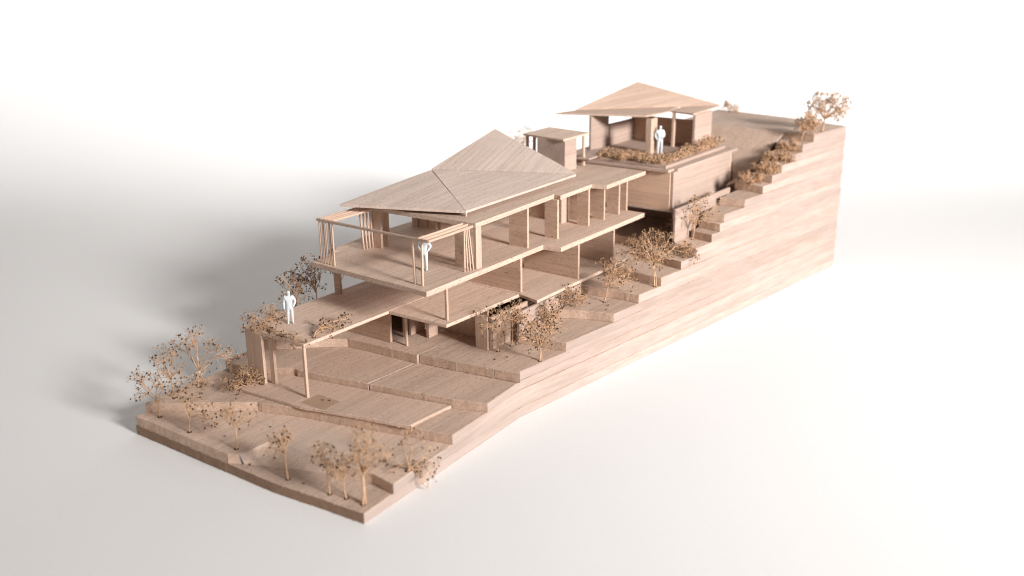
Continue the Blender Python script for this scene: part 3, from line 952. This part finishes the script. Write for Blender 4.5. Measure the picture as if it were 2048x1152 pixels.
# planted strip of the rear terrace: a mat nobody could count
mat_rnd = random.Random(77); FAT[0] = 1.4
tw, hk, sd = Tubes(), Tubes(), Tubes()
def mat_at(x, y, z, n, h):
    for _ in range(n):
        b = Vector((x + mat_rnd.uniform(-.5, .5), y + mat_rnd.uniform(-.5, .5), z))
        e = (rand_unit(mat_rnd) * 0.8 + UPZ).normalized()
        q = b + e * h * mat_rnd.uniform(0.5, 1.1)
        tw.tube([b, q], 0.045, 0.03, 3)
        spray(mat_rnd, tw, hk, sd, q, e, 0.34, 0.22, 2)
for i in range(34):
    f = i / 33
    mat_at(60.4 + mat_rnd.uniform(-.4, 1.3), 5.35 + f * 9.25, ZP, 13, 0.5)
    mat_at(62.4 + mat_rnd.uniform(-.5, 1.2), 6.4 + f * 8.8, ZP, 6, 0.6)
for i in range(36):
    f = i / 35
    mat_at(62.9 + f * 13.6, 5.7 + mat_rnd.uniform(-.3, .5), ZP, 12, 0.6 + 0.9 * f)
fs = Tubes()
for x, y, z in ((4.1, 26.3, 3), (6.6, 23.8, 3), (10.2, 15.2, 3.34), (10.5, 14.6, 3.34), (1.2, 19.0, 2), (25.0, 5.3, 5), (26.2, 4.6, 5), (28.6, 3.4, 5), (13.9, 20.0, 9.05), (14.2, 19.0, 9.05), (12.3, 18.3, 9.05),
                (40.6, 3.6, 7), (41.3, 1.6, 7), (39.7, 0.9, 7), (3.0, 7.0, 2), (5.0, 17.0, 2), (0.1, 14.2, 1), (0.5, 7.6, 1)):
    fs.ball(Vector((x, y, z + 0.07)), 0.10, mat_rnd)
fo = fs.build('fallen_seeds', SEED, None)
tag(fo, 'loose dark seeds fallen on the boards and deck', 'seeds', kind='stuff')
tg = thing('ground_cover', 'mat of dried flower heads edging the rear roof terrace', 'ground cover')
tg['kind'] = 'stuff'
tw.build('twigs', STEM, tg); hk.build('husks', HUSK, tg); sd.build('seeds', SEED, tg)


# ------------------------------------------------------------------ scale figures
def person(label, at, face, arms, seed, height=3.75):
    """face: heading in the plan (radians); built from joints, grown to one skin"""
    h = height
    J = {}
    def add(n, p, r, par): J[n] = (Vector(p) * h, r * h, par)
    # local: x to the figure's left, y backwards, z up
    add('pelvis', (0, 0, 0.50), (0.088), None)
    add('waist', (0, 0, 0.60), 0.084, 'pelvis')
    add('chest', (0, 0.004, 0.72), 0.100, 'waist')
    add('neckbase', (0, 0.006, 0.815), 0.060, 'chest')
    add('neck', (0, 0.0, 0.855), 0.034, 'neckbase')
    add('chin', (0, -0.012, 0.885), 0.046, 'neck')
    add('head', (0, -0.008, 0.935), 0.058, 'chin')
    add('crown', (0, -0.002, 0.975), 0.042, 'head')
    for s, n in ((1, 'l'), (-1, 'r')):
        add('hip' + n, (0.048 * s, 0, 0.47), 0.068, 'pelvis')
        add('knee' + n, (0.058 * s, -0.008, 0.265), 0.046, 'hip' + n)
        add('ankle' + n, (0.062 * s, 0.006, 0.06), 0.032, 'knee' + n)
        add('heel' + n, (0.064 * s, 0.0, 0.028), 0.030, 'ankle' + n)
        add('toe' + n, (0.078 * s, -0.075, 0.020), 0.022, 'heel' + n)
        add('sh' + n, (0.112 * s, 0.004, 0.785), 0.054, 'chest')
        el, ha = arms[0 if s == 1 else 1]
        add('el' + n, (el[0] * s, el[1], el[2]), 0.042, 'sh' + n)
        add('wr' + n, (ha[0] * s, ha[1], ha[2]), 0.028, 'el' + n)
        d = (Vector(ha) - Vector(el)).normalized()
        d = Vector((d.x * s, d.y, d.z))
        w = Vector((ha[0] * s, ha[1], ha[2]))
        add('hand' + n, tuple(w + d * 0.045), 0.024, 'wr' + n)
    names = list(J)
    idx = {n: i for i, n in enumerate(names)}
    me = bpy.data.meshes.new('person')
    me.from_pydata([tuple(J[n][0] * T) for n in names], [(idx[J[n][2]], idx[n]) for n in names if J[n][2]], [])
    o = link('person', me, WHITE)
    sk = o.modifiers.new('skin', 'SKIN')
    sk.use_smooth_shade = True
    lay = me.skin_vertices[0].data if me.skin_vertices else None
    if lay is None:
        bm = bmesh.new(); bm.from_mesh(me); bm.verts.layers.skin.verify(); bm.to_mesh(me); bm.free()
        lay = me.skin_vertices[0].data
    for n, i in idx.items():
        r = J[n][1] * T
        flat = 0.78 if n in ('pelvis', 'waist', 'chest', 'neckbase') else 1.0
        lay[i].radius = (r, r * flat) if n not in ('chest', 'waist', 'pelvis') else (r * 1.05, r * 0.8)
        lay[i].use_root = (n == 'pelvis')
    ss = o.modifiers.new('smooth', 'SUBSURF')
    ss.levels = ss.render_levels = 2
    dg = bpy.context.evaluated_depsgraph_get()
    ev = o.evaluated_get(dg)
    m2 = bpy.data.meshes.new_from_object(ev)
    o.modifiers.clear()
    o.data = m2
    if not m2.materials: m2.materials.append(WHITE)
    for p in m2.polygons: p.use_smooth = True
    zmin = min(v.co.z for v in m2.vertices)
    for v in m2.vertices: v.co.z -= zmin
    o.location = Vector(at) * T
    o.rotation_euler = (0, 0, face)
    return tag(o, label, 'person', 'white scale figures')


HANG = ((0.150, 0.02, 0.63), (0.150, -0.02, 0.47))
POCK = ((0.170, 0.035, 0.635), (0.118, -0.03, 0.525))
FOLD = ((0.150, 0.01, 0.635), (0.075, -0.075, 0.575))
AKIM = ((0.185, 0.035, 0.665), (0.105, -0.015, 0.545))
camdir = math.atan2(-FW.y, -FW.x) + math.pi / 2      # heading that turns the front to the camera
person('white plastic figure standing on the front deck', (13.0, 22.3, 9.055), camdir + 0.15, (POCK, HANG), 1, 3.6)
person('white plastic figure half hidden by the thin corner posts of the upper floor', (23.3, 12.95, 13.755), camdir - 0.3, (AKIM, FOLD), 2, 3.85)
person('white plastic figure standing on the planted rear terrace under the hipped roof', (66.5, 9.15, 19.61), camdir, (FOLD, POCK), 3, 3.85)
